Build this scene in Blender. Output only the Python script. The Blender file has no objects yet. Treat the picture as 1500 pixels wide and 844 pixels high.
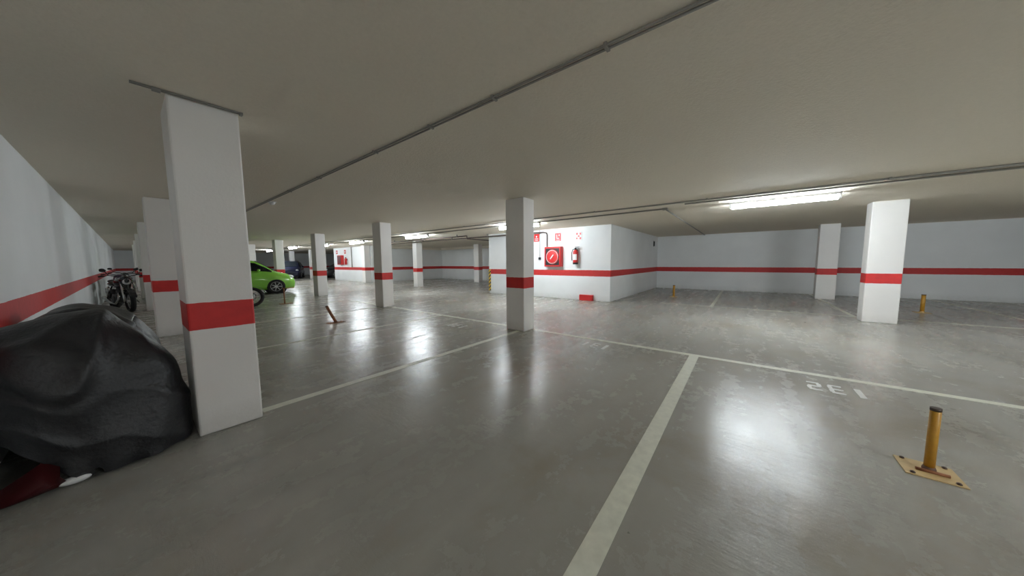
import bpy, bmesh, math, random
import numpy as np
from mathutils import Vector, Matrix
random.seed(7)
SC = bpy.context.scene
COL = SC.collection
PI = math.pi
H = 2.47            # ceiling height
S0, S1 = 0.812, 1.015   # painted red band

# ---------------------------------------------------------------- materials
MATS = {}
def mat(name, col, rough=0.5, metal=0.0, noise=0.0, nscale=8.0, bump=0.0, bscale=60.0, spec=0.5, coat=0.0, emit=None, estr=0.0):
    if name in MATS: return MATS[name]
    m = bpy.data.materials.new(name); m.use_nodes = True
    nt = m.node_tree; b = nt.nodes['Principled BSDF']
    b.inputs['Base Color'].default_value = (*col, 1)
    b.inputs['Roughness'].default_value = rough
    b.inputs['Metallic'].default_value = metal
    b.inputs['Specular IOR Level'].default_value = spec
    b.inputs['Coat Weight'].default_value = coat
    tc = nt.nodes.new('ShaderNodeTexCoord')
    n = nt.nodes.new('ShaderNodeTexNoise'); n.inputs['Scale'].default_value = nscale; n.inputs['Detail'].default_value = 5
    nt.links.new(tc.outputs['Object'], n.inputs['Vector'])
    mx = nt.nodes.new('ShaderNodeMix'); mx.data_type = 'RGBA'
    mx.inputs[6].default_value = (*[c*(1-noise) for c in col], 1)
    mx.inputs[7].default_value = (*[min(1, c*(1+noise)) for c in col], 1)
    nt.links.new(n.outputs['Fac'], mx.inputs[0]); nt.links.new(mx.outputs[2], b.inputs['Base Color'])
    if bump:
        n2 = nt.nodes.new('ShaderNodeTexNoise'); n2.inputs['Scale'].default_value = bscale; n2.inputs['Detail'].default_value = 4
        nt.links.new(tc.outputs['Object'], n2.inputs['Vector'])
        bp = nt.nodes.new('ShaderNodeBump'); bp.inputs['Strength'].default_value = bump; bp.inputs['Distance'].default_value = 0.01
        nt.links.new(n2.outputs['Fac'], bp.inputs['Height']); nt.links.new(bp.outputs['Normal'], b.inputs['Normal'])
    if emit:
        b.inputs['Emission Color'].default_value = (*emit, 1); b.inputs['Emission Strength'].default_value = estr
    MATS[name] = m
    return m

def N(nt, t, **kw):
    n = nt.nodes.new(t)
    for k, v in kw.items(): setattr(n, k, v)
    return n
def M_(nt, op, a, b=None):
    n = nt.nodes.new('ShaderNodeMath'); n.operation = op
    for i, v in enumerate((a, b)):
        if v is None: continue
        if isinstance(v, (int, float)): n.inputs[i].default_value = v
        else: nt.links.new(v, n.inputs[i])
    return n.outputs[0]
def MIX(nt, f, a, b):
    n = nt.nodes.new('ShaderNodeMix'); n.data_type = 'RGBA'
    for i, v in ((0, f), (6, a), (7, b)):
        if isinstance(v, (int, float)): n.inputs[i].default_value = v
        elif isinstance(v, tuple): n.inputs[i].default_value = (*v, 1)
        else: nt.links.new(v, n.inputs[i])
    return n.outputs[2]

def painted_wall(name, white, red, rough=0.55):
    """white plaster paint with the garage's red band (world height S0..S1)"""
    m = bpy.data.materials.new(name); m.use_nodes = True
    nt = m.node_tree; L = nt.links; b = nt.nodes['Principled BSDF']
    geo = N(nt, 'ShaderNodeNewGeometry'); sep = N(nt, 'ShaderNodeSeparateXYZ'); L.new(geo.outputs['Position'], sep.inputs[0])
    z = sep.outputs[2]
    n = N(nt, 'ShaderNodeTexNoise'); n.inputs['Scale'].default_value = 1.3; n.inputs['Detail'].default_value = 6
    L.new(geo.outputs['Position'], n.inputs['Vector'])
    nf = N(nt, 'ShaderNodeTexNoise'); nf.inputs['Scale'].default_value = 14; nf.inputs['Detail'].default_value = 5
    L.new(geo.outputs['Position'], nf.inputs['Vector'])
    edge = M_(nt, 'MULTIPLY', M_(nt, 'SUBTRACT', nf.outputs['Fac'], 0.5), 0.012)
    zz = M_(nt, 'ADD', z, edge)
    band = M_(nt, 'MULTIPLY', M_(nt, 'GREATER_THAN', zz, S0), M_(nt, 'LESS_THAN', zz, S1))
    wcol = MIX(nt, n.outputs['Fac'], tuple(c*0.9 for c in white), tuple(min(1, c*1.08) for c in white))
    # scuffed grime near the floor (dirt splashed on the paint)
    low = M_(nt, 'MULTIPLY', M_(nt, 'SUBTRACT', 1.0, M_(nt, 'MINIMUM', M_(nt, 'MULTIPLY', z, 5.0), 1.0)), nf.outputs['Fac'])
    wcol = MIX(nt, M_(nt, 'MULTIPLY', low, 0.5), wcol, (0.34, 0.32, 0.27))
    rcol = MIX(nt, nf.outputs['Fac'], tuple(c*0.8 for c in red), tuple(min(1, c*1.15) for c in red))
    c = MIX(nt, band, wcol, rcol)
    L.new(c, b.inputs['Base Color'])
    b.inputs['Roughness'].default_value = rough
    bp = N(nt, 'ShaderNodeBump'); bp.inputs['Strength'].default_value = 0.25; bp.inputs['Distance'].default_value = 0.004
    n2 = N(nt, 'ShaderNodeTexNoise'); n2.inputs['Scale'].default_value = 55; n2.inputs['Detail'].default_value = 3
    L.new(geo.outputs['Position'], n2.inputs['Vector']); L.new(n2.outputs['Fac'], bp.inputs['Height']); L.new(bp.outputs['Normal'], b.inputs['Normal'])
    return m

def concrete_floor():
    m = bpy.data.materials.new('polished_concrete'); m.use_nodes = True
    nt = m.node_tree; L = nt.links; b = nt.nodes['Principled BSDF']
    geo = N(nt, 'ShaderNodeNewGeometry'); P = geo.outputs['Position']
    sep = N(nt, 'ShaderNodeSeparateXYZ'); L.new(P, sep.inputs[0]); X, Y = sep.outputs[0], sep.outputs[1]
    def noise(s, d=6, r=0.6, dist=0.0):
        n = N(nt, 'ShaderNodeTexNoise'); n.inputs['Scale'].default_value = s; n.inputs['Detail'].default_value = d
        n.inputs['Roughness'].default_value = r; n.inputs['Distortion'].default_value = dist
        L.new(P, n.inputs['Vector']); return n.outputs['Fac']
    def ramp(v, a, c):
        r = N(nt, 'ShaderNodeMapRange'); r.inputs[1].default_value = a; r.inputs[2].default_value = c; L.new(v, r.inputs[0]); return r.outputs[0]
    big = ramp(noise(0.45, 4, .5, .3), .3, .7); med = ramp(noise(1.7, 5, .6, .2), .25, .75); fine = noise(22, 5, .6)
    c = MIX(nt, big, (0.300, 0.285, 0.248), (0.420, 0.405, 0.365))
    c = MIX(nt, M_(nt, 'MULTIPLY', med, .35), c, (0.27, 0.265, 0.235))
    c = MIX(nt, M_(nt, 'MULTIPLY', fine, .10), c, (0.44, 0.44, 0.42))
    stain = ramp(noise(0.75, 5, .6, .5), .50, .72)
    c = MIX(nt, M_(nt, 'MULTIPLY', stain, .62), c, (0.21, 0.165, 0.105))
    mp = N(nt, 'ShaderNodeMapping'); mp.inputs['Scale'].default_value = (.5, 3.2, 1); mp.inputs['Rotation'].default_value = (0, 0, .5); L.new(P, mp.inputs[0])
    sw = N(nt, 'ShaderNodeTexNoise'); sw.inputs['Scale'].default_value = 1.4; sw.inputs['Detail'].default_value = 6; L.new(mp.outputs[0], sw.inputs['Vector'])
    swept = ramp(sw.outputs['Fac'], .35, .7)
    c = MIX(nt, M_(nt, 'MULTIPLY', swept, .40), c, (0.235, 0.228, 0.20))
    # small dark oil spots
    v = N(nt, 'ShaderNodeTexVoronoi'); v.inputs['Scale'].default_value = 2.1; L.new(P, v.inputs['Vector'])
    spot = M_(nt, 'LESS_THAN', M_(nt, 'ADD', v.outputs['Distance'], M_(nt, 'MULTIPLY', fine, .06)), 0.065)
    c = MIX(nt, M_(nt, 'MULTIPLY', spot, .6), c, (0.10, 0.09, 0.075))
    # saw-cut joints
    def joint(coord, at, other, lo, hi, w=.012):
        d = M_(nt, 'LESS_THAN', M_(nt, 'ABSOLUTE', M_(nt, 'SUBTRACT', coord, at)), w)
        return M_(nt, 'MULTIPLY', d, M_(nt, 'MULTIPLY', M_(nt, 'GREATER_THAN', other, lo), M_(nt, 'LESS_THAN', other, hi)))
    j = M_(nt, 'MAXIMUM', joint(Y, 2.06, X, 4.9, 16), joint(Y, 3.9, X, 5.4, 9.3, .02))
    c = MIX(nt, M_(nt, 'MULTIPLY', j, .45), c, (0.11, 0.10, 0.085))
    # worn red paint smear beside the fire corner
    dx = M_(nt, 'MULTIPLY', M_(nt, 'SUBTRACT', X, 7.2), .55); dy = M_(nt, 'SUBTRACT', Y, 3.2)
    r2 = M_(nt, 'ADD', M_(nt, 'MULTIPLY', dx, dx), M_(nt, 'MULTIPLY', dy, dy))
    sm = M_(nt, 'MULTIPLY', M_(nt, 'MAXIMUM', M_(nt, 'SUBTRACT', 1.0, M_(nt, 'MULTIPLY', r2, 1.4)), 0.0), med)
    c = MIX(nt, M_(nt, 'MULTIPLY', sm, .35), c, (0.50, 0.22, 0.20))
    L.new(c, b.inputs['Base Color'])
    scr = ramp(noise(7, 8, .75, .2), .40, .72)
    rg = M_(nt, 'ADD', M_(nt, 'ADD', .20, M_(nt, 'MULTIPLY', swept, .08)), M_(nt, 'MULTIPLY', scr, .07))
    L.new(rg, b.inputs['Roughness'])
    b.inputs['Specular IOR Level'].default_value = .32
    bp = N(nt, 'ShaderNodeBump'); bp.inputs['Strength'].default_value = 0.32; bp.inputs['Distance'].default_value = 0.01
    mq = N(nt, 'ShaderNodeMapping'); mq.inputs['Scale'].default_value = (26, 5, 1); mq.inputs['Rotation'].default_value = (0, 0, .25); L.new(P, mq.inputs[0])
    tr = N(nt, 'ShaderNodeTexNoise'); tr.inputs['Scale'].default_value = 1.0; tr.inputs['Detail'].default_value = 7; tr.inputs['Roughness'].default_value = .7; L.new(mq.outputs[0], tr.inputs['Vector'])
    worn = ramp(noise(1.1, 3, .5), .45, .62)
    hh = M_(nt, 'ADD', M_(nt, 'MULTIPLY', noise(8, 5, .7), .6), M_(nt, 'MULTIPLY', M_(nt, 'MULTIPLY', tr.outputs['Fac'], M_(nt, 'ADD', .3, M_(nt, 'MULTIPLY', worn, .5))), .8))
    L.new(hh, bp.inputs['Height']); L.new(bp.outputs['Normal'], b.inputs['Normal'])
    return m

def ceiling_mat():
    m = bpy.data.materials.new('sprayed_plaster'); m.use_nodes = True
    nt = m.node_tree; L = nt.links; b = nt.nodes['Principled BSDF']
    geo = N(nt, 'ShaderNodeNewGeometry'); P = geo.outputs['Position']
    n = N(nt, 'ShaderNodeTexNoise'); n.inputs['Scale'].default_value = .5; n.inputs['Detail'].default_value = 4; L.new(P, n.inputs['Vector'])
    f = N(nt, 'ShaderNodeTexNoise'); f.inputs['Scale'].default_value = 48; f.inputs['Detail'].default_value = 5; L.new(P, f.inputs['Vector'])
    c = MIX(nt, n.outputs['Fac'], CEIL[0], CEIL[1])
    c = MIX(nt, M_(nt, 'MULTIPLY', f.outputs['Fac'], .30), c, tuple(k*.7 for k in CEIL[0]))
    L.new(c, b.inputs['Base Color']); b.inputs['Roughness'].default_value = .85; b.inputs['Specular IOR Level'].default_value = .2
    bp = N(nt, 'ShaderNodeBump'); bp.inputs['Strength'].default_value = .5; bp.inputs['Distance'].default_value = .01
    L.new(f.outputs['Fac'], bp.inputs['Height']); L.new(bp.outputs['Normal'], b.inputs['Normal'])
    return m
CEIL = ((0.78, 0.72, 0.61), (0.86, 0.80, 0.69))

WALL = painted_wall('white_wall_paint', (0.78, 0.80, 0.80), (0.52, 0.026, 0.024))
PILL = painted_wall('white_pillar_paint', (0.81, 0.79, 0.76), (0.60, 0.022, 0.02), .45)
FLOOR = concrete_floor(); CEILM = ceiling_mat()
LINE = mat('worn_line_paint', (0.64, 0.64, 0.54), .45, noise=.22, nscale=18)
NUM = mat('number_paint', (0.75, 0.75, 0.72), .5, noise=.15, nscale=25)
STEEL = mat('galvanised_steel', (0.30, 0.30, 0.29), .4, .6, noise=.15)
GREYP = mat('grey_conduit', (0.27, 0.26, 0.235), .55, noise=.1)
DARKP = mat('dark_pipe', (0.10, 0.07, 0.065), .5, noise=.2)
TUBE = mat('tube_light_glass', (0.9, 0.93, 1.0), .4, emit=(0.86, 0.94, 1.0), estr=66.0)
HOUS = mat('fixture_housing', (0.7, 0.7, 0.7), .5)
YEL = mat('ochre_enamel', (0.50, 0.25, 0.02), .42, noise=.25, nscale=30)
YELD = mat('ochre_enamel_dusty', (0.52, 0.37, 0.17), .6, noise=.25, nscale=30)
BROWN = mat('dark_brown_cap', (0.05, 0.03, 0.02), .5)
RUST = mat('rusty_enamel', (0.27, 0.10, 0.035), .6, noise=.35, nscale=40)
RUSTD = mat('worn_dark_enamel', (0.14, 0.07, 0.04), .6, noise=.35, nscale=40)
BOLT = mat('bolt_steel', (0.09, 0.06, 0.05), .5, .4)
RED = mat('red_enamel', (0.52, 0.02, 0.02), .4, noise=.08)
DRED = mat('deep_red_plastic', (0.11, 0.012, 0.015), .35)
BLACK = mat('black_plastic', (0.012, 0.012, 0.014), .5)
RUBBER = mat('tyre_rubber', (0.015, 0.015, 0.015), .8, bump=.3, bscale=90)
WHITEP = mat('white_plastic', (0.75, 0.75, 0.74), .45)
ALLOY = mat('alloy_wheel', (0.55, 0.56, 0.57), .3, .8)
CHROME = mat('chrome', (0.7, 0.7, 0.7), .15, 1.0)
ENGINE = mat('engine_metal', (0.13, 0.13, 0.135), .45, .6, noise=.2)
LEATHER = mat('black_vinyl', (0.02, 0.02, 0.022), .6, bump=.2)
CARG = mat('lime_green_car_paint', (0.26, 0.62, 0.07), .25, coat=.6)
CARB = mat('navy_car_paint', (0.012, 0.018, 0.06), .25, coat=.6)
CARK = mat('charcoal_car_paint', (0.03, 0.03, 0.035), .25, coat=.6)
GLASS = mat('tinted_car_glass', (0.012, 0.018, 0.024), .08, spec=.8)
LAMPG = mat('headlamp_lens', (0.75, 0.78, 0.78), .1, spec=.8)
REDL = mat('red_lens', (0.4, 0.01, 0.01), .15)
MBLK = mat('black_bike_paint', (0.02, 0.02, 0.025), .25, coat=.5)
MGRN = mat('green_bike_paint', (0.10, 0.30, 0.06), .3, coat=.5)
MPRP = mat('dark_plum_bike_paint', (0.06, 0.03, 0.07), .3, coat=.5)
COVER = mat('black_nylon_cover', (0.014, 0.014, 0.016), .45, noise=.25, nscale=5, bump=.5, bscale=38, spec=.55)

# ---------------------------------------------------------------- mesh helpers
def box(bm, x0, x1, y0, y1, z0, z1, bev=0.0):
    vs = [bm.verts.new(p) for p in ((x0,y0,z0),(x1,y0,z0),(x1,y1,z0),(x0,y1,z0),(x0,y0,z1),(x1,y0,z1),(x1,y1,z1),(x0,y1,z1))]
    fs = [bm.faces.new([vs[i] for i in f]) for f in ((3,2,1,0),(4,5,6,7),(0,1,5,4),(1,2,6,5),(2,3,7,6),(3,0,4,7))]
    if bev:
        es = set(e for f in fs for e in f.edges)
        bmesh.ops.bevel(bm, geom=list(es), offset=bev, segments=2, affect='EDGES', profile=.5)
def frame_for(d):
    d = d.normalized(); a = Vector((0,0,1)) if abs(d.z) < .9 else Vector((1,0,0))
    u = d.cross(a).normalized(); return u, d.cross(u).normalized()
def tube(bm, pts, r, n=10, caps=True, radii=None):
    pts = [Vector(p) for p in pts]; rings = []
    u0 = None
    for i, p in enumerate(pts):
        d = (pts[min(i+1, len(pts)-1)] - pts[max(i-1, 0)])
        u, w = frame_for(d)
        if u0 is not None:
            u = (u0 - d.normalized()*u0.dot(d.normalized()))
            u = u.normalized() if u.length > 1e-6 else frame_for(d)[0]; w = d.normalized().cross(u)
        u0 = u
        rr = radii[i] if radii else r
        rings.append([bm.verts.new(p + (u*math.cos(2*PI*k/n) + w*math.sin(2*PI*k/n))*rr) for k in range(n)])
    for a, b in zip(rings, rings[1:]):
        for k in range(n):
            f = bm.faces.new((a[k], a[(k+1)%n], b[(k+1)%n], b[k])); f.smooth = True
    if caps:
        bm.faces.new(list(reversed(rings[0]))); bm.faces.new(rings[-1])
def lathe(bm, prof, c, axis='Z', n=28, smooth=True):
    """prof: list of (radius, height along axis)"""
    c = Vector(c); rings = []
    for r, h in prof:
        ring = []
        for k in range(n):
            a = 2*PI*k/n; p = (r*math.cos(a), r*math.sin(a), h)
            if axis == 'Y': p = (p[0], h, p[1])
            elif axis == 'X': p = (h, p[0], p[1])
            ring.append(bm.verts.new(c + Vector(p)))
        rings.append(ring)
    for a, b in zip(rings, rings[1:]):
        for k in range(n):
            f = bm.faces.new((a[k], a[(k+1)%n], b[(k+1)%n], b[k])); f.smooth = smooth
    if prof[0][0] > 1e-4: bm.faces.new(list(reversed(rings[0])))
    if prof[-1][0] > 1e-4: bm.faces.new(rings[-1])
def ellipsoid(bm, c, r, n=20, m=12):
    mt = Matrix.Translation(c) @ Matrix.Diagonal((*r, 1))
    res = bmesh.ops.create_uvsphere(bm, u_segments=n, v_segments=m, radius=1, matrix=mt)
    for v in res['verts']:
        for f in v.link_faces: f.smooth = True
def torus(bm, c, R, r, axis='Y', n=36, m=12, flat=1.0):
    c = Vector(c); rings = []
    for i in range(n):
        a = 2*PI*i/n; ring = []
        for k in range(m):
            b = 2*PI*k/m; rr = R + r*math.cos(b); h = r*math.sin(b)*flat
            p = (rr*math.cos(a), h, rr*math.sin(a)) if axis == 'Y' else ((h, rr*math.cos(a), rr*math.sin(a)) if axis == 'X' else (rr*math.cos(a), rr*math.sin(a), h))
            ring.append(bm.verts.new(c + Vector(p)))
        rings.append(ring)
    for i in range(n):
        a, b = rings[i], rings[(i+1)%n]
        for k in range(m):
            f = bm.faces.new((a[k], a[(k+1)%m], b[(k+1)%m], b[k])); f.smooth = True
def poly(bm, pts, y0, y1):
    """prism of an XZ outline from y0 to y1"""
    a = [bm.verts.new((x, y0, z)) for x, z in pts]; b = [bm.verts.new((x, y1, z)) for x, z in pts]
    bm.faces.new(a); bm.faces.new(list(reversed(b)))
    n = len(pts)
    for i in range(n): bm.faces.new((a[i], b[i], b[(i+1)%n], a[(i+1)%n]))
def B(fn=None):
    bm = bmesh.new()
    if fn: fn(bm)
    return bm
def obj(name, bm, m, parent=None, loc=None, rot=None):
    bmesh.ops.recalc_face_normals(bm, faces=bm.faces)
    me = bpy.data.meshes.new(name); bm.to_mesh(me); bm.free()
    me.materials.append(m)
    o = bpy.data.objects.new(name, me); COL.objects.link(o)
    if parent: o.parent = parent
    if loc: o.location = loc
    if rot: o.rotation_euler = rot
    return o
def bx(*a, bev=0.0):
    bm = bmesh.new(); box(bm, *a, bev=bev); return bm
def struct(name, bm, m):
    o = obj(name, bm, m); o['kind'] = 'structure'; return o
def thing(name, label, cat, loc=(0,0,0), rz=0.0, group=None):
    o = bpy.data.objects.new(name, None); COL.objects.link(o); o.empty_display_size = .2
    o.location = loc; o.rotation_euler = (0, 0, rz); o['label'] = label; o['category'] = cat
    if group: o['group'] = group
    return o
def tag(o, label, cat, group=None):
    o['label'] = label; o['category'] = cat
    if group: o['group'] = group
    return o
def dup(root, loc, rz, label, group=None):
    def cp(o, parent):
        c = o.copy(); COL.objects.link(c); c.parent = parent
        for ch in o.children: cp(ch, c)
        return c
    c = cp(root, None); c.location = loc; c.rotation_euler = (0, 0, rz); c['label'] = label
    if group: c['group'] = group
    return c

# ---------------------------------------------------------------- room shell
YB, YF, XL, XR = -12.0, 40.0, -0.61, 15.9
struct('floor', bx(XL-.3, XR+.3, YB-.3, YF+.3, -.2, 0), FLOOR)
struct('ceiling', bx(XL-.3, XR+.3, YB-.3, YF+.3, H, H+.2), CEILM)
struct('wall_left', bx(XL-.3, XL, YB-.3, YF+.3, 0, H), WALL)
struct('wall_right', bx(XR, XR+.3, YB-.3, YF+.3, 0, H), WALL)
struct('wall_back', bx(XL, XR, YB-.3, YB, 0, H), WALL)
struct('wall_front', bx(XL, XR, YF, YF+.3, 0, H), WALL)
CX, CY0, CY1 = 9.4, 3.33, 8.52
struct('wall_core_near', bx(CX, XR, CY0, CY1, 0, H, bev=.008), WALL)
struct('wall_core_far', bx(10.0, XR, 19.6, 25.5, 0, H, bev=.008), WALL)
# downstand beam above the far bay behind the near core
struct('trim_1', bx(10.2, XR, 19.25, 19.6, H-.16, H), CEILM)
struct('trim_2', bx(XR-.35, XR, CY1, 19.25, H-.16, H), CEILM)

# ---------------------------------------------------------------- pillars
def pillar(x0, x1, y0, y1, label, group=None):
    cx, cy = (x0+x1)/2, (y0+y1)/2
    bm = bx(x0-cx, x1-cx, y0-cy, y1-cy, 0, H, bev=.012)
    o = obj('pillar', bm, PILL, loc=(cx, cy, 0))
    return tag(o, label, 'pillar', group)
pillar(.24, .615, 3.17, 3.63, 'nearest square white pillar with a broad red band, beside the covered motorcycle')
pillar(.24, .615, 8.2, 8.68, 'white red-banded pillar directly behind the nearest left pillar, in front of parked motorcycles')
pillar(4.45, 4.79, 3.18, 3.6, 'white red-banded pillar in the centre of the photo where two floor lines meet')
pillar(4.52, 4.86, 8.3, 8.75, 'white red-banded pillar next behind and left of the central pillar')
pillar(4.55, 4.9, 13.25, 13.7, 'slim white red-banded pillar right of the green car, beyond the folded bollard')
pillar(4.5, 4.84, 18.2, 18.65, 'far white red-banded pillar rising just behind the bonnet of the green car')
pillar(4.45, 4.79, 23.3, 23.75, 'far white pillar half hidden behind the roof of the green car')
pillar(9.38, 9.73, -2.5, -2.02, 'tall bright white pillar with a red band at the right side, nearest on that side')
pillar(14.1, 14.45, -2.42, -1.95, 'white red-banded pillar by the right wall, left of the tall bright one')
pillar(9.45, 9.82, 13.75, 14.1, 'white red-banded pillar standing alone between the tube light and the far dim wall')
pillar(13.85, 14.2, 13.45, 13.9, 'slim white pillar in the far bay, just left of the striped corner guard')
pillar(9.6, 9.98, 19.75, 20.15, 'bright white pillar at the right edge of the far fire equipment wall')
pillar(9.4, 9.75, 33.6, 34.0, 'thin bright white far pillar between the dark blue car and the next pillar')
pillar(9.4, 9.75, 28.5, 28.95, 'far white pillar beyond the far fire equipment wall')
for y, l in ((13.15, 'third white pillar in the left row, beside the parked motorcycles'),
             (18.25, 'fourth white pillar in the left row, beyond the parked motorcycles'),
             (23.3, 'fifth white pillar in the left row, deep down the dim left aisle'),
             (28.4, 'sixth white pillar in the left row, near the end of the dim aisle')):
    pillar(.24, .6, y, y+.45, l)

# ---------------------------------------------------------------- floor markings
def line(x0, x1, y0, y1, label):
    cx, cy = (x0+x1)/2, (y0+y1)/2
    o = obj('floor_line', bx(x0-cx, x1-cx, y0-cy, y1-cy, 0, .002), LINE, loc=(cx, cy, 0))
    tag(o, label, 'floor marking', 'painted parking bay lines'); return o
line(4.66, 4.75, 3.66, 10.9, 'pale bay-end line running from the central pillar towards the far left pillars')
line(4.66, 4.75, -7.0, 3.12, 'long pale bay-end line running from the central pillar out to the right edge')
line(.85, 4.66, .42, .53, 'broad pale line crossing the near floor, right of the photo centre')
line(.64, 4.45, 3.27, 3.36, 'pale line joining the nearest left pillar and the central pillar')
line(.4, 4.66, 5.8, 5.88, 'faint pale line behind the nearest left pillar, before the folded bollard')
line(.64, 4.5, 8.42, 8.5, 'faint pale line just behind the folded bollard')
line(.4, 4.5, 11.0, 11.07, 'faint far bay line beside the dark green motorcycle')
line(.4, 4.5, 13.5, 13.57, 'faint far bay line between motorcycle and green car')
line(10.05, 10.13, -7.0, 1.95, 'faint pale bay-end line along the right-hand bays')
line(10.13, 15.85, .62, .70, 'pale line on the floor by the right wall, right of the thin yellow bollard')
line(10.13, 15.85, -2.1, -2.02, 'pale bay line on the floor between the two right-hand pillars')
line(10.13, 15.85, -4.82, -4.74, 'pale bay line at the right edge behind the thin orange bollard')

SEG = {'0': 'abcdef', '1': 'bc', '2': 'abged', '3': 'abgcd'}
def number(txt, yc, xt, label):
    """stencilled digits; read from the driving aisle (reader faces -X, text runs towards +Y)"""
    root = thing('bay_number', label, 'floor marking', (xt, yc, 0))
    w, h, s, gap = .115, .25, .034, .045
    tot = len(txt)*w + (len(txt)-1)*gap
    for i, ch in enumerate(txt):
        bm = bmesh.new(); u0 = -tot/2 + i*(w+gap)
        def r(u, v, du, dv):   # u along +Y, v up the digit = -X
            box(bm, -(v+dv)+h/2, -v+h/2, u0+u, u0+u+du, 0, .0022)
        g = .010
        for k in (SEG[ch] if ch != '1' else 'i'):
            if k == 'i': r(w/2-.02, 0, .045, h)
            if k == 'a': r(g, h-s, w-2*g, s)
            if k == 'd': r(g, 0, w-2*g, s)
            if k == 'g': r(g, h/2-s/2, w-2*g, s)
            if k == 'b': r(w-s, h/2+g, s, h/2-s-g)
            if k == 'f': r(0, h/2+g, s, h/2-s-g)
            if k == 'c': r(w-s, s, s, h/2-s-g)
            if k == 'e': r(0, s, s, h/2-s-g)
        obj('digit', bm, NUM, root)
number('132', -.80, 4.27, 'white painted number on the floor nearest the yellow bollard')
number('131', 1.76, 4.36, 'white painted number on the floor right of the central pillar')
number('130', 4.60, 4.08, 'white painted number on the floor left of the central pillar')

# ---------------------------------------------------------------- ceiling lights
def fixture(x, y, label):
    t = thing('ceiling_tube_light', label, 'ceiling light', (x, y, H), 0, 'ceiling tube lights along the driving aisle')
    bm = bx(-.055, .055, -.78, .78, -.045, 0, bev=.006); obj('housing', bm, HOUS, t)
    bm = bmesh.new(); tube(bm, [(0, -.74, -.078), (0, .74, -.085)], .044, 16); obj('tube', bm, TUBE, t)
    for s in (-1, 1):
        obj('end_cap', bx(-.04, .04, s*.76-.02, s*.76+.02, -.115, -.04, bev=.006), WHITEP, t)
    return t
f0 = fixture(7.62, -.50, 'large glaring tube light at the right, nearest of the lit ceiling lights')
for x, y, l in ((7.5, 5.55, 'lit tube light glaring from behind the central pillar'),
                (7.6, 11.0, 'lit tube light between the central pillar and the next pillar left'),
                (7.6, 16.4, 'lit tube light above the far fire equipment wall'),
                (7.5, 20.6, 'lit far tube light just right of the slim pillar'),
                (7.2, 25.0, 'lit far tube light above the green car bonnet, right of its pillar'),
                (7.4, 31.5, 'small distant tube light above the green car roof'),
                (7.62, -6.0, 'added unseen tube light overhead beyond the right edge of the photo'),  # unseen fixture added out of frame to raise the overall light level
                (1.68, -3.9, 'added unseen fill tube light on the near conduit behind the viewpoint')):  # extra fill fixture behind the camera, added to brighten the near floor and ceiling
    dup(f0, (x, y, H), 0, l)

# ---------------------------------------------------------------- conduits
def conduit(name, label, paths, r, m, clamps, clamp_m=None, cat='conduit'):
    t = thing(name, label, cat, (0, 0, 0)); t.location = paths[0][0]
    o = Vector(paths[0][0])
    for p in paths:
        bm = bmesh.new(); tube(bm, [Vector(q)-o for q in p], r, 8); obj('pipe', bm, m, t)
    for c in clamps:
        bm = bmesh.new(); v = Vector(c[:3])-o; sx, sy = c[3], c[4]
        box(bm, v.x-sx, v.x+sx, v.y-sy, v.y+sy, v.z-.012, H-o.z-.001, bev=.003)
        obj('clamp', bm, clamp_m or GREYP, t)
    return t
conduit('ceiling_conduit', 'long twin grey conduit crossing the near ceiling diagonally',
        [[(1.66, -11, H-.012), (1.66, 22, H-.012)], [(1.692, -11, H-.012), (1.692, 22, H-.012)]], .0075, GREYP,
        [(1.676, y, H-.012, .03, .010) for y in (-2.4, -.9, .64, 1.45, 2.17, 3.1, 4.6, 5.8, 9.2, 12.0)])
s = thing('ceiling_sensor', 'small white sensor on the near conduit just right of the nearest left pillar', 'sensor', (1.76, 7.1, H))
bm = bmesh.new(); lathe(bm, [(.05, 0), (.05, -.02), (.035, -.05), (.0, -.055)], (0, 0, 0), n=20); obj('sensor_head', bm, WHITEP, s)
obj('sensor_base', bx(-.06, .06, -.06, .06, -.012, 0, bev=.004), HOUS, s)
conduit('ceiling_conduit', 'twin dark conduit along the row of tube lights with a branch to the right wall',
        [[(6.78, -11, H-.02), (6.78, 30, H-.02)], [(7.40, 1.43, H-.02), (7.40, 30, H-.02)], [(7.02, -11, H-.02), (7.02, 1.0, H-.02)],
         [(7.40, 1.43, H-.02), (XR, 1.43, H-.02)]], .016, GREYP,
        [(6.78, y, H-.02, .035, .015) for y in np.arange(-6, 24, 2.2)] + [(7.40, 1.43, H-.03, .05, .05)])
conduit('ceiling_conduit', 'short dark cable along the top of the nearest left pillar',
        [[(.09, 3.15, H-.008), (.63, 3.15, H-.008)], [(.09, 3.13, H-.007), (.63, 3.13, H-.007)]], .0055, GREYP,
        [(.20, 3.14, H-.01, .02, .018), (.625, 3.14, H-.01, .01, .018)])
# sprinkler / hydrant pipes
t = conduit('water_pipe', 'dark red-brown pipe running along the ceiling and down to the fire hose cabinet',
        [[(9.2, 17, H-.11), (9.2, 5.70, H-.11), (9.32, 5.66, H-.13), (9.34, 5.64, H-.2), (9.34, 5.64, 1.84)]], .022, DARKP,
        [(9.2, y, H-.12, .03, .012) for y in (6.2, 8.4, 10.6, 12.8)], cat='pipe')
t = conduit('water_pipe', 'dark pipe along the ceiling left of the fire equipment wall, turning behind its corner',
        [[(8.6, 17, H-.09), (8.6, 9.0, H-.09)], [(8.6, 9.0, H-.09), (8.6, 9.0, H-.2), (9.9, 9.0, H-.2), (15.4, 9.0, H-.2)]], .022, DARKP,
        [(8.6, y, H-.1, .03, .012) for y in (9.6, 12, 14.4)], cat='pipe')

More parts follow.
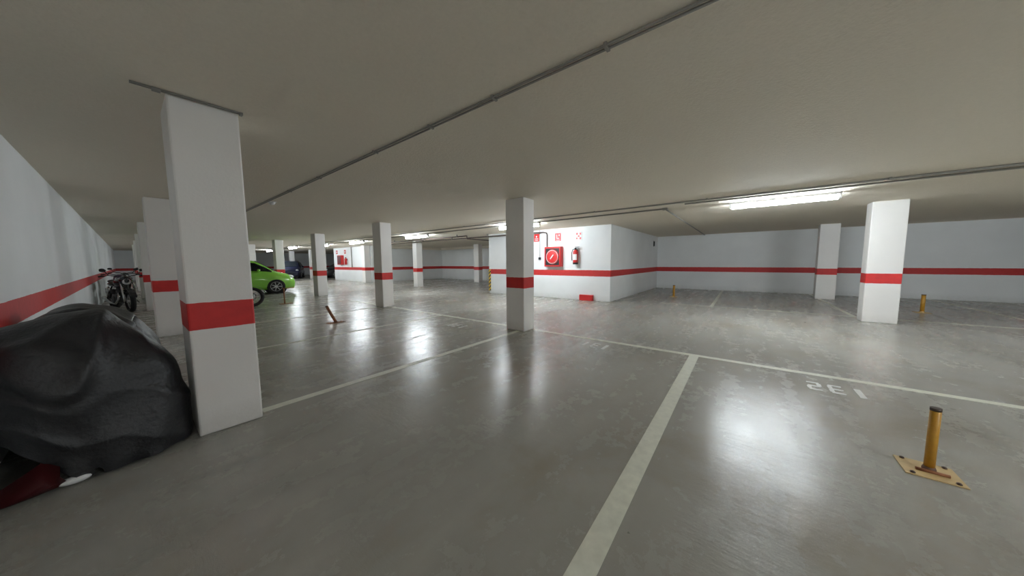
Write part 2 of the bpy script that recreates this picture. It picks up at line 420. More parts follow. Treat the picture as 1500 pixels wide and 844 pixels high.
# ---------------------------------------------------------------- fire equipment on the near core (wall face x = CX, facing -X)
def on_wall(name, label, cat, y, z, x=CX):
    return thing(name, label, cat, (x, y, z))
c = on_wall('fire_hose_cabinet', 'red fire hose cabinet with a round reel, fixed on the white wall', 'fire hose cabinet', 5.345, 1.13)
D = .17
obj('cabinet_body', bx(-D, 0, -.33, .33, 0, .70, bev=.006), RED, c)
obj('door', bx(-D-.012, -D, -.30, .30, .03, .67, bev=.004), BLACK, c)
bm = bmesh.new()
box(bm, -D-.022, -D-.008, -.32, .32, .64, .69); box(bm, -D-.022, -D-.008, -.32, .32, .01, .05)
box(bm, -D-.022, -D-.008, -.32, -.275, .05, .64); box(bm, -D-.022, -D-.008, .275, .32, .05, .64)
obj('door_frame', bm, RED, c)
bm = bmesh.new(); lathe(bm, [(.0, -D-.035), (.20, -D-.035), (.25, -D-.03), (.265, -D-.012)], (0, 0, .345), 'X', 36); rl = obj('hose_reel', bm, RED, c)
bm = bmesh.new(); torus(bm, (-D-.035, 0, .345), .228, .010, 'X', 40, 8); obj('reel_rim', bm, WHITEP, rl)
bm = bmesh.new(); tube(bm, [(-D-.05, .06, .27), (-D-.05, .0, .345), (-D-.05, -.06, .42)], .022, 8); obj('nozzle', bm, WHITEP, rl)
obj('handle', bx(-D-.035, -D-.02, -.27, -.25, .30, .38, bev=.003), BLACK, c)

e = on_wall('fire_extinguisher', 'red fire extinguisher hung on the white wall right of the hose cabinet', 'fire extinguisher', 4.49, 1.22)
bm = bmesh.new(); lathe(bm, [(.075, 0), (.085, .015), (.085, .40), (.075, .44), (.045, .47), (.028, .48)], (-.11, 0, 0), n=24); obj('cylinder', bm, RED, e)
bm = bmesh.new(); lathe(bm, [(.088, -.01), (.088, .055)], (-.11, 0, 0), n=24); obj('foot_ring', bm, BLACK, e)
bm = bmesh.new(); lathe(bm, [(.03, .475), (.03, .53), (.015, .55)], (-.11, 0, 0), n=14); box(bm, -.125, -.095, -.12, .03, .53, .55); box(bm, -.125, -.095, -.13, .02, .565, .58); obj('valve', bm, BLACK, e)
bm = bmesh.new(); tube(bm, [(-.11, .03, .51), (-.12, .10, .49), (-.13, .13, .38), (-.13, .125, .22), (-.13, .12, .12)], .014, 8); obj('hose', bm, BLACK, e)
bm = bmesh.new(); n = 10
ar = [(-.11 + .0865*math.cos(PI + (k/n-.5)*2.0), .0865*math.sin(PI + (k/n-.5)*2.0)) for k in range(n+1)]
for (a0, b0), (a1, b1) in zip(ar, ar[1:]):
    bm.faces.new([bm.verts.new(p) for p in ((a0, b0, .14), (a1, b1, .14), (a1, b1, .33), (a0, b0, .33))])
obj('paper_label', bm, WHITEP, e)
obj('wall_bracket', bx(-.04, .006, -.03, .03, .30, .50), BLACK, e)

def sign(y, z, label, kind):
    s = on_wall('safety_sign', label, 'sign', y, z)
    red = kind != 'white'
    obj('sign_plate', bx(-.012, 0, -.115, .115, -.14, .14), RED if red else WHITEP, s)
    bm = bmesh.new(); X0, X1 = -.016, -.012
    if kind == 'alarm':
        box(bm, X0, X1, -.03, .03, .01, .07); box(bm, X0, X1, -.07, .07, -.05, -.025); box(bm, X0, X1, -.07, .07, -.105, -.085)
    elif kind == 'hose':
        box(bm, X0, X1, .03, .06, -.06, .09); box(bm, X0, X1, -.05, .06, -.06, -.03); box(bm, X0, X1, -.06, -.03, .03, .09); box(bm, X0, X1, -.08, .08, -.115, -.1)
    else:
        for (a, b, c_, d) in ((-.09, -.03, .04, .11), (.03, .09, .04, .11), (-.03, .03, -.03, .03), (-.09, -.03, -.11, -.04), (.04, .09, -.10, -.05)):
            box(bm, X0, X1, a, b, c_, d)
    obj('pictogram', bm, WHITEP if red else RED, s)
sign(6.12, 2.19, 'red sign with white pictogram above the alarm call point, leftmost of the three wall signs', 'alarm')
sign(5.22, 2.17, 'small red sign with white mark directly above the fire hose cabinet', 'hose')
sign(4.43, 2.16, 'white sign with red marks directly above the fire extinguisher', 'white')
cp = on_wall('alarm_call_point', 'small dark call point on a thin vertical conduit left of the hose cabinet', 'alarm button', 5.97, 1.42)
obj('button_box', bx(-.05, .006, -.045, .045, -.04, .05, bev=.005), BLACK, cp)
bm = bmesh.new(); tube(bm, [(-.015, 0, .05), (-.015, 0, H-1.43)], .010, 8); obj('conduit', bm, GREYP, cp)
rb = tag(obj('floor_box', bx(-.10, 0, -.235, .235, 0, .19, bev=.006), RED, loc=(CX, 4.11, 0)), 'small bright red box at the foot of the white fire equipment wall', 'box')
# striped corner guard
def hazard():
    m = bpy.data.materials.new('hazard_stripes'); m.use_nodes = True; nt = m.node_tree; L = nt.links; b = nt.nodes['Principled BSDF']
    geo = N(nt, 'ShaderNodeNewGeometry'); sep = N(nt, 'ShaderNodeSeparateXYZ'); L.new(geo.outputs['Position'], sep.inputs[0])
    v = M_(nt, 'FRACT', M_(nt, 'MULTIPLY', M_(nt, 'ADD', sep.outputs[2], M_(nt, 'ADD', sep.outputs[0], sep.outputs[1])), 6.5))
    L.new(MIX(nt, M_(nt, 'GREATER_THAN', v, .5), (.75, .5, .04), (.02, .02, .02)), b.inputs['Base Color']); b.inputs['Roughness'].default_value = .6
    return m
bm = bmesh.new(); box(bm, -.02, 0, -.09, .012, .1, 1.0); box(bm, 0, .09, 0, .012, .1, 1.0)
tag(obj('corner_guard', bm, hazard(), loc=(CX, CY1, 0)), 'yellow and black striped guard on the corner of the fire equipment wall', 'corner guard')
ss = thing('wall_sensor', 'small dark device high on the side wall near the inner corner', 'sensor', (15.0, CY0, 2.1))
obj('sensor_body', bx(-.05, .05, -.05, 0, -.11, .11, bev=.01), BLACK, ss)
obj('sensor_mount', bx(-.03, .03, -.02, .004, -.13, .13), GREYP, ss)

# far fire equipment (face x = 10)
c2 = thing('fire_hose_cabinet', 'tiny red fire hose cabinet on the far white wall', 'fire hose cabinet', (10.0, 24.1, 1.2))
obj('cabinet_body', bx(-.2, .006, -.33, .33, 0, .70), RED, c2); obj('door', bx(-.215, -.2, -.28, .28, .05, .65), DRED, c2)
e2 = thing('fire_extinguisher', 'tiny red fire extinguisher beside the far hose cabinet', 'fire extinguisher', (10.0, 23.2, 1.2))
bm = bmesh.new(); lathe(bm, [(.08, 0), (.085, .40), (.03, .48)], (-.11, 0, 0), n=16); obj('cylinder', bm, RED, e2)
obj('valve', bx(-.13, -.09, -.06, .04, .48, .55), BLACK, e2); obj('wall_bracket', bx(-.04, .006, -.03, .03, .3, .45), BLACK, e2)
for y, l in ((24.9, 'leftmost tiny red sign high on the far white wall'), (23.5, 'tiny sign high on the far white wall above the extinguisher')):
    s = thing('safety_sign', l, 'sign', (10.0, y, 2.15))
    obj('sign_plate', bx(-.012, 0, -.14, .14, -.14, .14), RED, s); obj('pictogram', bx(-.016, -.012, -.05, .05, -.06, .06), WHITEP, s)
tag(obj('wall_pipe', B(lambda bm: tube(bm, [(0, 0, 0), (0, 0, H-1.0)], .03, 8)), GREYP, loc=(9.96, 22.4, 1.0)), 'thin vertical pipe on the far white wall', 'pipe')

# ---------------------------------------------------------------- parking bollards
def bollard(name, label, loc, rz, h, r, pm, bm_, lean=(0, 0), detail=True, plate=(.19, .12)):
    t = thing(name, label, 'parking bollard', loc, rz)
    px, py = plate
    bm = bmesh.new(); box(bm, -px, px, -py, py, 0, .007, bev=.002)
    pl = obj('base_plate', bm, bm_, t)
    top = Vector((lean[0], lean[1], h))
    bm = bmesh.new(); tube(bm, [(0, 0, .02), top*.5, top], r, 20); obj('post', bm, pm, t)
    d = top.normalized()
    bm = bmesh.new(); tube(bm, [top - d*.012, top + d*.006], r*1.04, 20); obj('cap', bm, BROWN, t)
    bm = bmesh.new(); lathe(bm, [(r*1.25, .006), (r*1.3, .02), (r*1.06, .035)], (0, 0, 0), n=22); obj('collar', bm, RUSTD if detail else bm_, t)
    if detail:
        for sx in (-1, 1):
            for sy in (-1, 1):
                bm = bmesh.new(); lathe(bm, [(.011, .006), (.011, .014), (.006, .018)], (sx*px*.82, sy*py*.72, 0), n=6, smooth=False); obj('bolt', bm, BOLT, t)
        bm = bmesh.new(); tube(bm, [(-r*1.3, -py*.6, .014), (-r*1.3, py*.5, .014)], .010, 8); obj('hinge_pin', bm, RUST, t)
    return t
bollard('parking_bollard', 'yellow-orange parking post with brown cap on a bolted plate, nearest bollard', (2.925, -.96, 0), math.radians(-1), .40, .022, YEL, YELD, plate=(.105, .115))
bollard('parking_bollard', 'thin yellow parking post by the right wall, near the inner corner', (12.1, 1.95, 0), 0, .42, .035, YEL, YELD, detail=False, plate=(.12, .12))
bollard('parking_bollard', 'thin orange parking post seen just right of the tall bright pillar', (11.8, -3.5, 0), 0, .44, .035, YEL, YELD, detail=False, plate=(.12, .12))
bollard('parking_bollard', 'rusty parking post leaning over in the bay left of the central pillar', (2.72, 7.03, 0), 0, .375, .028, RUST, RUST, lean=(-.13, .10), plate=(.16, .10))
# hooped barrier in front of the motorcycle
t = thing('parking_barrier', 'thin orange-red folding barrier in front of the green car', 'parking barrier', (3.05, 11.75, 0))
bm = bmesh.new(); tube(bm, [(0, 0, .01), (0, 0, .50)], .018, 10); obj('post', bm, RUST, t)
bm = bmesh.new(); tube(bm, [(-.05, 0, .51), (.28, 0, .51)], .012, 10); obj('crossbar', bm, RUST, t)
obj('base_plate', bx(-.13, .2, -.1, .1, 0, .012), RUST, t)

# ---------------------------------------------------------------- cars
def apply_bool(o, cutters):
    for c in cutters:
        m = o.modifiers.new('b', 'BOOLEAN'); m.operation = 'DIFFERENCE'; m.object = c; m.solver = 'EXACT'
    dg = bpy.context.evaluated_depsgraph_get()
    me = bpy.data.meshes.new_from_object(o.evaluated_get(dg)); o.modifiers.clear(); o.data = me
    for c in cutters: bpy.data.objects.remove(c, do_unlink=True)

def make_wheel(parent, x, y, r, w, side):
    wh = bmesh.new()
    lathe(wh, [(r*.66, -w/2), (r*.93, -w/2), (r, -w*.32), (r, w*.32), (r*.93, w/2), (r*.66, w/2)], (x, y, r), 'Y', 36)
    tyre = obj('wheel', wh, RUBBER, parent)
    bm = bmesh.new(); yo = y + side*w*.42
    torus(bm, (x, yo, r), r*.62, r*.05, 'Y', 36, 8)
    for k in range(7):
        a = 2*PI*k/7; c, s = math.cos(a), math.sin(a)
        tube(bm, [(x+c*r*.08, yo, r+s*r*.08), (x+c*r*.6, yo, r+s*r*.6)], r*.07, 6)
    lathe(bm, [(r*.16, -.02), (r*.16, .02)], (x, yo, r), 'Y', 16)
    lathe(bm, [(r*.62, -.01), (r*.62, .0)], (x, y + side*w*.1, r), 'Y', 30)
    obj('rim', bm, ALLOY, tyre)

def make_car(label, paint, loc, rz, L=3.65, W=1.6, Hc=1.5):
    t = thing('car', label, 'car', loc, rz)
    k, w = L/3.6, W/1.6
    #  x, zlow, zbelt, ztop, halfwidth, half roof width
    st = [(1.80, .30, .52, .56, .52, .40), (1.74, .22, .66, .70, .66, .50), (1.55, .20, .80, .84, .75, .56), (1.2, .20, .88, .94, .79, .60),
          (1.05, .20, .93, 1.00, .80, .64), (.80, .20, .95, 1.20, .80, .62), (.45, .20, .96, 1.42, .80, .58), (-.3, .20, .97, 1.50, .80, .57),
          (-1.0, .20, .99, 1.48, .80, .56), (-1.5, .20, 1.00, 1.40, .78, .54), (-1.72, .22, .98, 1.10, .74, .54), (-1.80, .32, .80, .84, .68, .50)]
    st = [(x*k, a, b*Hc/1.5, c*Hc/1.5, d*w, e*w) for x, a, b, c, d, e in st]
    def ring(s):
        x, zl, zb, zt, hw, rw = s
        h = [(0, zl), (hw*.9, zl), (hw, zl+.14), (hw*1.01, (zl+zb)/2+.04), (hw*.97, zb), (rw, zt-.05), (rw*.86, zt), (0, zt+.012)]
        return [(x, y, z) for y, z in h] + [(x, -y, z) for y, z in reversed(h[1:-1])]
    R = [ring(s) for s in st]; n = len(R[0])
    bm = bmesh.new(); V = [[bm.verts.new(p) for p in r] for r in R]
    for a, b in zip(V, V[1:]):
        for i in range(n):
            f = bm.faces.new((a[i], a[(i+1)%n], b[(i+1)%n], b[i])); f.smooth = True
    bm.faces.new(V[0]); bm.faces.new(list(reversed(V[-1])))
    body = obj('body', bm, paint, t)
    rr = .32; ax = 1.10*k; cut = []
    for x in (ax, -ax*1.02):
        for s in (-1, 1):
            cb = bmesh.new(); lathe(cb, [(rr*1.27, -.16), (rr*1.27, .16)], (x, s*W*.47, rr), 'Y', 32)
            co = obj('cut', cb, BLACK); cut.append(co)
            bm = bmesh.new(); lathe(bm, [(rr*1.255, -.02), (rr*1.255, .0)], (x, s*W*.375, rr), 'Y', 32); obj('wheel_arch_liner', bm, BLACK, t)
    apply_bool(body, cut)
    def quad(ps, m, nm, inset=.06, off=.008):
        c = sum((Vector(p) for p in ps), Vector())/len(ps)
        nrm = (Vector(ps[1])-Vector(ps[0])).cross(Vector(ps[2])-Vector(ps[0])).normalized()
        if nrm.dot(c - Vector((c.x*.9, 0, .8))) < 0: nrm = -nrm
        bm = bmesh.new()
        a = [bm.verts.new(Vector(p) + (c-Vector(p)).normalized()*inset + nrm*off) for p in ps]
        b = [bm.verts.new(v.co - nrm*.02) for v in a]
        bm.faces.new(a); bm.faces.new(list(reversed(b)))
        for i in range(len(a)): bm.faces.new((a[i], b[i], b[(i+1)%len(a)], a[(i+1)%len(a)]))
        return obj(nm, bm, m, t)
    quad([R[4][6], R[6][6], R[6][8], R[4][8]], GLASS, 'windscreen', .03, .03)
    quad([R[9][6], R[10][6], R[10][8], R[9][8]], GLASS, 'rear_window', .03, .015)
    for s in (0, 1):
        for i0, i1, ea, eb in ((4, 7, .25, .08), (7, 9, .08, .25)):
            lo_, up_ = [], []
            for i in range(i0, i1+1):
                A, Bp = Vector(R[i][4]), Vector(R[i][5])
                if i == i0: A = A.lerp(Vector(R[i+1][4]), ea); Bp = Bp.lerp(Vector(R[i+1][5]), ea)
                if i == i1: A = A.lerp(Vector(R[i-1][4]), eb); Bp = Bp.lerp(Vector(R[i-1][5]), eb)
                o_ = Vector((0, .012, .006))
                for lst, q in ((lo_, .10), (up_, .90)):
                    v = A.lerp(Bp, q) + o_
                    if s: v.y = -v.y
                    lst.append(v)
            bm = bmesh.new(); l = [bm.verts.new(v) for v in lo_]; u = [bm.verts.new(v) for v in up_]
            for q in range(len(l)-1): bm.faces.new((l[q], l[q+1], u[q+1], u[q]))
            bmesh.ops.solidify(bm, geom=bm.faces, thickness=.008); obj('side_window', bm, GLASS, t)
        sy = 1 if s == 0 else -1
        bm = bmesh.new(); ellipsoid(bm, (1.60*k, sy*W*.37, .72), (.15, .12, .09)); obj('headlight', bm, LAMPG, t)
        bm = bmesh.new(); ellipsoid(bm, (1.70*k, sy*W*.36, .42), (.08, .07, .05)); obj('fog_light', bm, BLACK, t)
        bm = bmesh.new(); box(bm, -1.80*k, -1.66*k, sy*W*.40-.06, sy*W*.40+.06, .78, .98, bev=.02); obj('tail_light', bm, REDL, t)
        bm = bmesh.new(); ellipsoid(bm, (.55*k, sy*W*.555, 1.02), (.06, .09, .07)); obj('mirror', bm, paint, t)
        bm = bmesh.new(); box(bm, -.10, .06, sy*W*.505-.012, sy*W*.505+.012, .82, .85, bev=.005); obj('door_handle', bm, paint, t)
    bm = bmesh.new(); box(bm, 1.74*k, 1.80*k, -.35, .35, .34, .48, bev=.01); obj('grille', bm, BLACK, t)
    for x in (ax, -ax*1.02):
        for s in (-1, 1): make_wheel(t, x, s*(W*.5-.075), rr, .17, s)
    return t
make_car('lime green hatchback parked nose out, half hidden behind the nearest left pillar', CARG, (2.92, 16.95, 0), math.radians(-9))
make_car('dark blue car seen far away through the opening between pillars', CARB, (9.0, 32.3, 0), math.radians(-112), 4.1, 1.75, 1.55)
make_car('dark car glimpsed beyond the far fire equipment wall', CARK, (12.6, 29.6, 0), math.radians(180), 4.2, 1.75, 1.5)

# ---------------------------------------------------------------- motorcycles
def make_moto(label, paint, loc, rz, group=None):
    t = thing('motorcycle', label, 'motorcycle', loc, rz, group)
    r = .30
    for x, w in ((.70, .05), (-.66, .07)):
        bm = bmesh.new(); torus(bm, (x, 0, r), r-w, w, 'Y', 40, 12, 1.0); wh = obj('wheel', bm, RUBBER, t)
        bm = bmesh.new(); torus(bm, (x, 0, r), r-2*w+.005, .014, 'Y', 36, 8)
        for k in range(6):
            a = 2*PI*k/6; tube(bm, [(x, 0, r), (x+math.cos(a)*(r-2*w), 0, r+math.sin(a)*(r-2*w))], .011, 6)
        lathe(bm, [(.04, -.06), (.04, .06)], (x, 0, r), 'Y', 16); obj('rim', bm, ALLOY, wh)
        bm = bmesh.new(); lathe(bm, [(.07, .058), (.12, .058), (.12, .063), (.07, .063)], (x, 0, r), 'Y', 24); obj('brake_disc', bm, CHROME, wh)
    for s in (-1, 1):
        bm = bmesh.new(); tube(bm, [(.70, s*.085, r), (.56, s*.085, .62), (.44, s*.085, .92)], .024, 10, radii=[.03, .026, .02]); obj('fork_leg', bm, CHROME, t)
        bm = bmesh.new(); tube(bm, [(.43, 0, .95), (.42, s*.12, .99), (.36, s*.26, 1.02), (.26, s*.36, .99)], .012, 8); hb = obj('handlebar', bm, BLACK, t)
        bm = bmesh.new(); tube(bm, [(.30, s*.31, 1.0), (.24, s*.39, .985)], .02, 8); obj('grip', bm, RUBBER, hb)
        bm = bmesh.new(); tube(bm, [(.36, s*.25, 1.02), (.38, s*.31, 1.12)], .007, 6); ellipsoid(bm, (.38, s*.34, 1.15), (.02, .06, .04), 12, 8); obj('mirror', bm, BLACK, hb)
        bm = bmesh.new(); tube(bm, [(-.66, s*.09, r), (-.30, s*.10, .36)], .02, 8); obj('swingarm', bm, ENGINE, t)
        bm = bmesh.new(); tube(bm, [(-.60, s*.12, .36), (-.42, s*.13, .68)], .025, 10); obj('shock_absorber', bm, CHROME, t)
    bm = bmesh.new(); lathe(bm, [(.0, -.02), (.075, -.02), (.085, .03), (.05, .10), (.02, .12)], (.50, 0, .84), 'X', 20)
    for v in bm.verts: v.co.x = 1.0 + (-(v.co.x-.5)) - .42
    obj('headlight', bm, LAMPG, t)
    bm = bmesh.new(); ellipsoid(bm, (.50, 0, .86), (.11, .12, .14)); obj('front_fairing', bm, paint, t)
    bm = bmesh.new()
    pts = [(.70+.34*math.cos(a), .30+.34*math.sin(a)) for a in np.linspace(.35, 2.3, 14)]
    for (x0, z0), (x1, z1) in zip(pts, pts[1:]):
        for sy in (-1,):
            bm.faces.new([bm.verts.new(p) for p in ((x0, -.06, z0), (x1, -.06, z1), (x1, .06, z1), (x0, .06, z0))])
    bmesh.ops.remove_doubles(bm, verts=bm.verts, dist=1e-4)
    bmesh.ops.solidify(bm, geom=bm.faces, thickness=.008); obj('front_fender', bm, paint, t)
    bm = bmesh.new(); ellipsoid(bm, (.14, 0, .80), (.28, .14, .14)); obj('fuel_tank', bm, paint, t)
    bm = bmesh.new(); ellipsoid(bm, (-.30, 0, .79), (.36, .13, .065)); ellipsoid(bm, (-.55, 0, .83), (.16, .11, .05)); obj('seat', bm, LEATHER, t)
    bm = bmesh.new(); ellipsoid(bm, (-.62, 0, .74), (.28, .10, .07)); obj('tail_fairing', bm, paint, t)
    bm = bmesh.new(); ellipsoid(bm, (-.89, 0, .74), (.03, .06, .03)); obj('tail_light', bm, REDL, t)
    obj('license_plate', bx(-.90, -.89, -.10, .10, .48, .62), WHITEP, t)
    bm = bmesh.new(); tube(bm, [(-.72, 0, .70), (-.89, 0, .60), (-.885, 0, .50)], .02, 6); obj('rear_fender', bm, BLACK, t)
    bm = bmesh.new(); box(bm, -.22, .20, -.13, .13, .24, .48, bev=.03)
    tube(bm, [(.06, 0, .44), (.16, 0, .66)], .09, 16)
    for k in range(5):
        c = Vector((.06, 0, .46)).lerp(Vector((.16, 0, .66)), k/4); d = Vector((.1, 0, .22)).normalized(); tube(bm, [c-d*.006, c+d*.006], .115, 16)
    lathe(bm, [(.10, -.15), (.10, .15)], (-.05, 0, .34), 'Y', 20); obj('engine', bm, ENGINE, t)
    bm = bmesh.new(); tube(bm, [(.46, 0, .90), (.30, 0, .50), (.22, 0, .26), (-.2, 0, .24)], .025, 8); tube(bm, [(.44, 0, .88), (.0, 0, .68), (-.4, 0, .70), (-.7, 0, .72)], .025, 8); obj('frame', bm, BLACK, t)
    bm = bmesh.new(); tube(bm, [(.20, -.08, .52), (.28, -.12, .34), (.15, -.15, .22), (-.25, -.15, .24), (-.75, -.17, .36)], .03, 12, radii=[.02, .02, .022, .035, .045]); obj('exhaust', bm, CHROME, t)
    bm = bmesh.new(); tube(bm, [(-.05, .12, .24), (-.12, .26, .01)], .012, 6); obj('kickstand', bm, BLACK, t)
    return t
make_moto('dark green motorcycle parked in the bay in front of the green car', MGRN, (1.54, 11.72, 0), 0)
m1 = make_moto('dark motorcycle seen nearly head-on in the left aisle behind the covered one', MBLK, (-.17, 13.95, 0), math.radians(-78))
make_moto('dark plum motorcycle farther down the left aisle along the wall', MPRP, (-.12, 16.4, 0), math.radians(-99))
make_moto('third dark motorcycle in the left aisle, farthest from the covered one', MBLK, (-.10, 19.8, 0), math.radians(-90))

# ---------------------------------------------------------------- covered motorcycle: bag-like cover settled over the machine
def drape():
    """cover surface: front dome + body, as rows (front centre -> outline -> back along Y -> rear closure) x columns (left hem -> top -> right hem)"""
    from mathutils import noise
    front = [(-.585, .02), (-.592, .30), (-.59, .60), (-.575, .80), (-.53, .905), (-.44, .955), (-.32, .985), (-.20, .995), (-.12, 1.015),
             (-.065, .92), (0, .83), (.06, .765), (.115, .70), (.165, .60), (.195, .50), (.212, .36), (.218, .2), (.215, .02)]
    body = [(-.585, .02), (-.592, .30), (-.59, .55), (-.57, .70), (-.52, .80), (-.45, .86), (-.36, .885), (-.28, .89), (-.20, .87),
            (-.12, .84), (-.04, .78), (.04, .70), (.10, .60), (.15, .50), (.18, .38), (.20, .26), (.21, .14), (.22, .02)]
    NV = 150
    def resample(pl):
        pl = np.array(pl, float); d = np.r_[0, np.cumsum(np.linalg.norm(np.diff(pl, axis=0), axis=1))]
        u = np.linspace(0, d[-1], NV); q = np.stack([np.interp(u, d, pl[:, k]) for k in (0, 1)], 1)
        for _ in range(2): q[1:-1] = (q[:-2]+2*q[1:-1]+q[2:])/4
        return q
    f, b = resample(front), resample(body)
    c = np.array([-.20, .02])
    rows = []
    for r in np.linspace(.04, 1, 44):                       # front dome
        y = 3.40 - .33*math.sqrt(max(0, 1-r**3.0))
        rows.append((c + (f-c)*r, y, r))
    for y in np.linspace(3.44, 4.95, 50):                   # along the machine
        k = min(1, (y-3.40)/.42); k = k*k*(3-2*k)
        q = f*(1-k) + b*k
        sag = 1 - .07*math.exp(-((y-4.1)/.3)**2) + .05*math.exp(-((y-4.75)/.2)**2)
        q = np.stack([q[:, 0] + .03*math.sin(5*y)*(q[:, 0] > 0), q[:, 1]*sag], 1)
        rows.append((q, y, 1.0))
    last = rows[-1][0]
    for r in np.linspace(.97, .04, 22):
        y = 4.95 + .24*math.sqrt(max(0, 1-r**2.6)); rows.append((c + (last-c)*r, y, r))
    P = np.array([[(p[0], y, p[1]) for p in q] for q, y, r in rows])
    dv = np.gradient(P, axis=1); du = np.gradient(P, axis=0)
    nrm = np.cross(dv, du); nrm /= np.linalg.norm(nrm, axis=-1, keepdims=True)+1e-9
    mid = np.array([-.2, 4.1, .35]); sg = np.sign(((P-mid)*nrm).sum(-1, keepdims=True)); nrm = nrm*sg
    out = P.copy()
    def ridge(x): return (1-abs(math.sin(x)))**1.6
    for i in range(P.shape[0]):
        for j in range(P.shape[1]):
            x, y, z = P[i, j]; d = 0.0
            n1 = noise.noise(Vector((x*3.2, y*2.4, z*3.2))); n2 = noise.noise(Vector((x*8+4, y*6, z*5)))
            d += .026*n1 + .010*n2
            fr = max(0, min(1, (3.75-y)/.3))
            # folds that fan out from the handlebar end
            px, pz = x+.12, 1.03-z; rad = math.hypot(px, pz); ang = math.atan2(px, pz)
            d += fr*.034*ridge(ang*4.2 + .9 + 1.1*n1 + .5*rad)*min(1, rad*4)*math.exp(-(rad/.62)**2)
            # headlamp pushing the cloth out, with a crisp upper edge
            hx, hz = (x+.33)/.15, (z-.66)/.17; g = hx*hx+hz*hz
            d += fr*.060/(1+math.exp((g-1)*5))
            # slack swags near the bottom
            d += fr*.022*ridge(z*13 + 3.5*(x+.2)**2*4 + 1.6*n1)*math.exp(-((z-.30)/.20)**2)
            # long hanging folds along the flanks
            d += (1-fr)*.022*ridge(y*7 + 1.5*n1 + x*2)
            d += .016*math.sin(x*38+2*n1)*math.exp(-z/.10)*fr
            edge = min(1, max(0, 1-(z-.97)/.06)) if z > .97 else 1
            out[i, j] += nrm[i, j]*d*edge
    # hem lifts on the wall side, where the red bodywork shows
    def hem(x): 
        t = max(0, min(1, (-.22-x)/.30)); return .30*t*t*(3-2*t)*.95
    for i in range(out.shape[0]):
        for j in range(out.shape[1]):
            x, y, z = out[i, j]
            h = hem(x)*max(0, min(1, (4.0-y)/.6))
            out[i, j, 2] = h + z*(1-h) if z > 0 else h
            out[i, j, 0] = max(XL+.008, out[i, j, 0])
            if 3.12 < y < 3.7: out[i, j, 0] = min(out[i, j, 0], .230)
            else: out[i, j, 0] = min(out[i, j, 0], .30)
            out[i, j, 2] = max(.008, out[i, j, 2])
    return out
P = drape()
org = Vector((-.2, 4.1, 0))
cov = thing('covered_motorcycle', 'motorcycle under a crumpled black cover, squeezed between left wall and nearest pillar', 'motorcycle', org)
bm = bmesh.new(); Nt, Ns = P.shape[:2]
V = [[bm.verts.new(Vector(P[i, j]) - org) for j in range(Ns)] for i in range(Nt)]
for i in range(Nt-1):
    for j in range(Ns-1):
        f = bm.faces.new((V[i][j], V[i][j+1], V[i+1][j+1], V[i+1][j])); f.smooth = True
bmesh.ops.remove_doubles(bm, verts=bm.verts, dist=.0008)
o = obj('cover', bm, COVER, cov)
sm = o.modifiers.new('s', 'SOLIDIFY'); sm.thickness = .004; sb = o.modifiers.new('d', 'SUBSURF'); sb.levels = 1; sb.render_levels = 1
loc = lambda x, y, z: (x-org.x, y-org.y, z-org.z)
bm = bmesh.new(); torus(bm, loc(-.27, 3.45, .30), .24, .06, 'X', 36, 12); wh = obj('front_wheel', bm, RUBBER, cov)
bm = bmesh.new(); torus(bm, loc(-.27, 3.45, .30), .18, .015, 'X', 30, 8)
for k in range(6):
    a = 2*PI*k/6; tube(bm, [loc(-.27, 3.45, .3), loc(-.27, 3.45+math.cos(a)*.18, .3+math.sin(a)*.18)], .011, 6)
obj('rim', bm, ALLOY, wh)
bm = bmesh.new(); torus(bm, loc(-.27, 4.75, .30), .24, .06, 'X', 36, 12); obj('rear_wheel', bm, RUBBER, cov)
bm = bmesh.new(); tube(bm, [loc(-.27, 3.5, .34), loc(-.27, 3.9, .4), loc(-.27, 4.75, .3)], .05, 10); tube(bm, [loc(-.27, 3.45, .3), loc(-.27, 3.6, .8)], .03, 8); obj('frame', bm, ENGINE, cov)
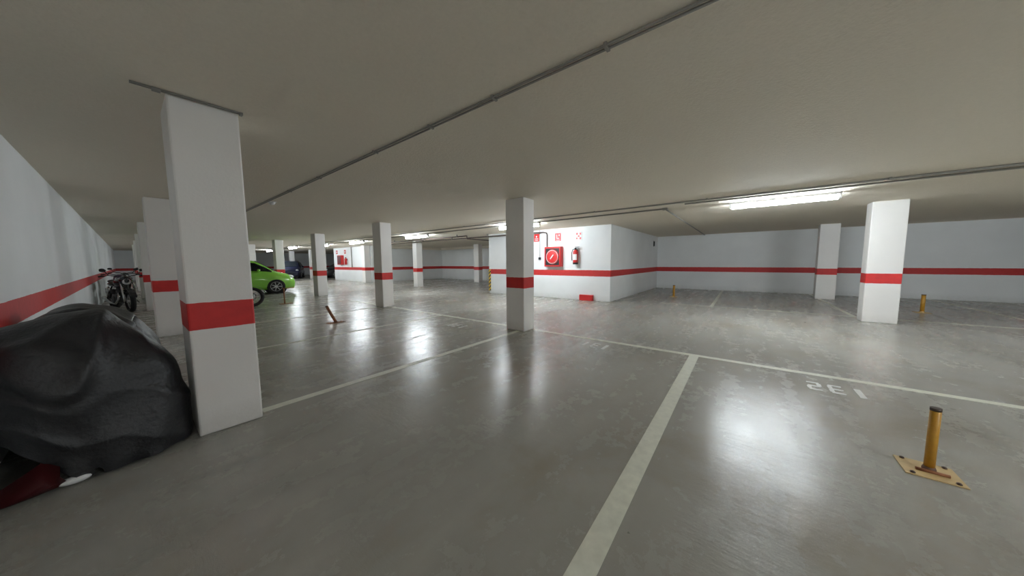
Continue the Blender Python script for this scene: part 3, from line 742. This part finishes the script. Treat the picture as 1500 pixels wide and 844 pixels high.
# red bodywork and white flap showing under the hem
bm = bmesh.new()
pr = [(-.55, 3.02, .02), (-.50, 3.00, .05), (-.44, 3.00, .09), (-.38, 3.01, .13), (-.325, 3.03, .14)]
for (x, y, zt) in pr: pass
up = [bm.verts.new(loc(x, y+.10, zt+.05)) for x, y, zt in pr]; md = [bm.verts.new(loc(x, y, zt*.6+.01)) for x, y, zt in pr]; lo = [bm.verts.new(loc(x+.02, y+.05, .006+zt*.12)) for x, y, zt in pr]
for r0, r1 in ((up, md), (md, lo)):
    for i in range(4):
        f = bm.faces.new((r0[i], r0[i+1], r1[i+1], r1[i])); f.smooth = True
bmesh.ops.solidify(bm, geom=bm.faces, thickness=.01); obj('red_fairing', bm, DRED, cov)['label'] = 'dark red bodywork showing under the hem'
bm = bmesh.new(); ellipsoid(bm, loc(-.285, 3.08, .030), (.062, .03, .022), 16, 8); obj('white_trim', bm, WHITEP, cov)['label'] = 'small white trim showing under the hem'

# ---------------------------------------------------------------- camera, world, view
cam = bpy.data.cameras.new('camera'); co = bpy.data.objects.new('camera', cam); COL.objects.link(co)
f = 435.5; p = math.radians(4.973); th = math.radians(52.166); rl_ = math.radians(-.406)
F = Vector((math.sin(th)*math.cos(p), math.cos(th)*math.cos(p), -math.sin(p))); Rv = Vector((math.cos(th), -math.sin(th), 0)); U = Rv.cross(F)
R2 = Rv*math.cos(rl_) + U*math.sin(rl_); U2 = U*math.cos(rl_) - Rv*math.sin(rl_)
mtx = Matrix((R2, U2, -F)).transposed().to_4x4(); mtx.translation = Vector((0, 0, 1.3))
co.matrix_world = mtx
cam.sensor_width = 36; cam.lens = 36*f/1500; cam.clip_start = .02
SC.camera = co
w = bpy.data.worlds.new('world'); SC.world = w; w.use_nodes = True
w.node_tree.nodes['Background'].inputs[0].default_value = (.5, .55, .6, 1); w.node_tree.nodes['Background'].inputs[1].default_value = .3
vs = SC.view_settings; vs.view_transform = 'Standard'; vs.look = 'None'; vs.gamma = 1; vs.use_curve_mapping = False; vs.exposure = 1.20
SC.cycles.diffuse_bounces = 8; SC.cycles.max_bounces = 12
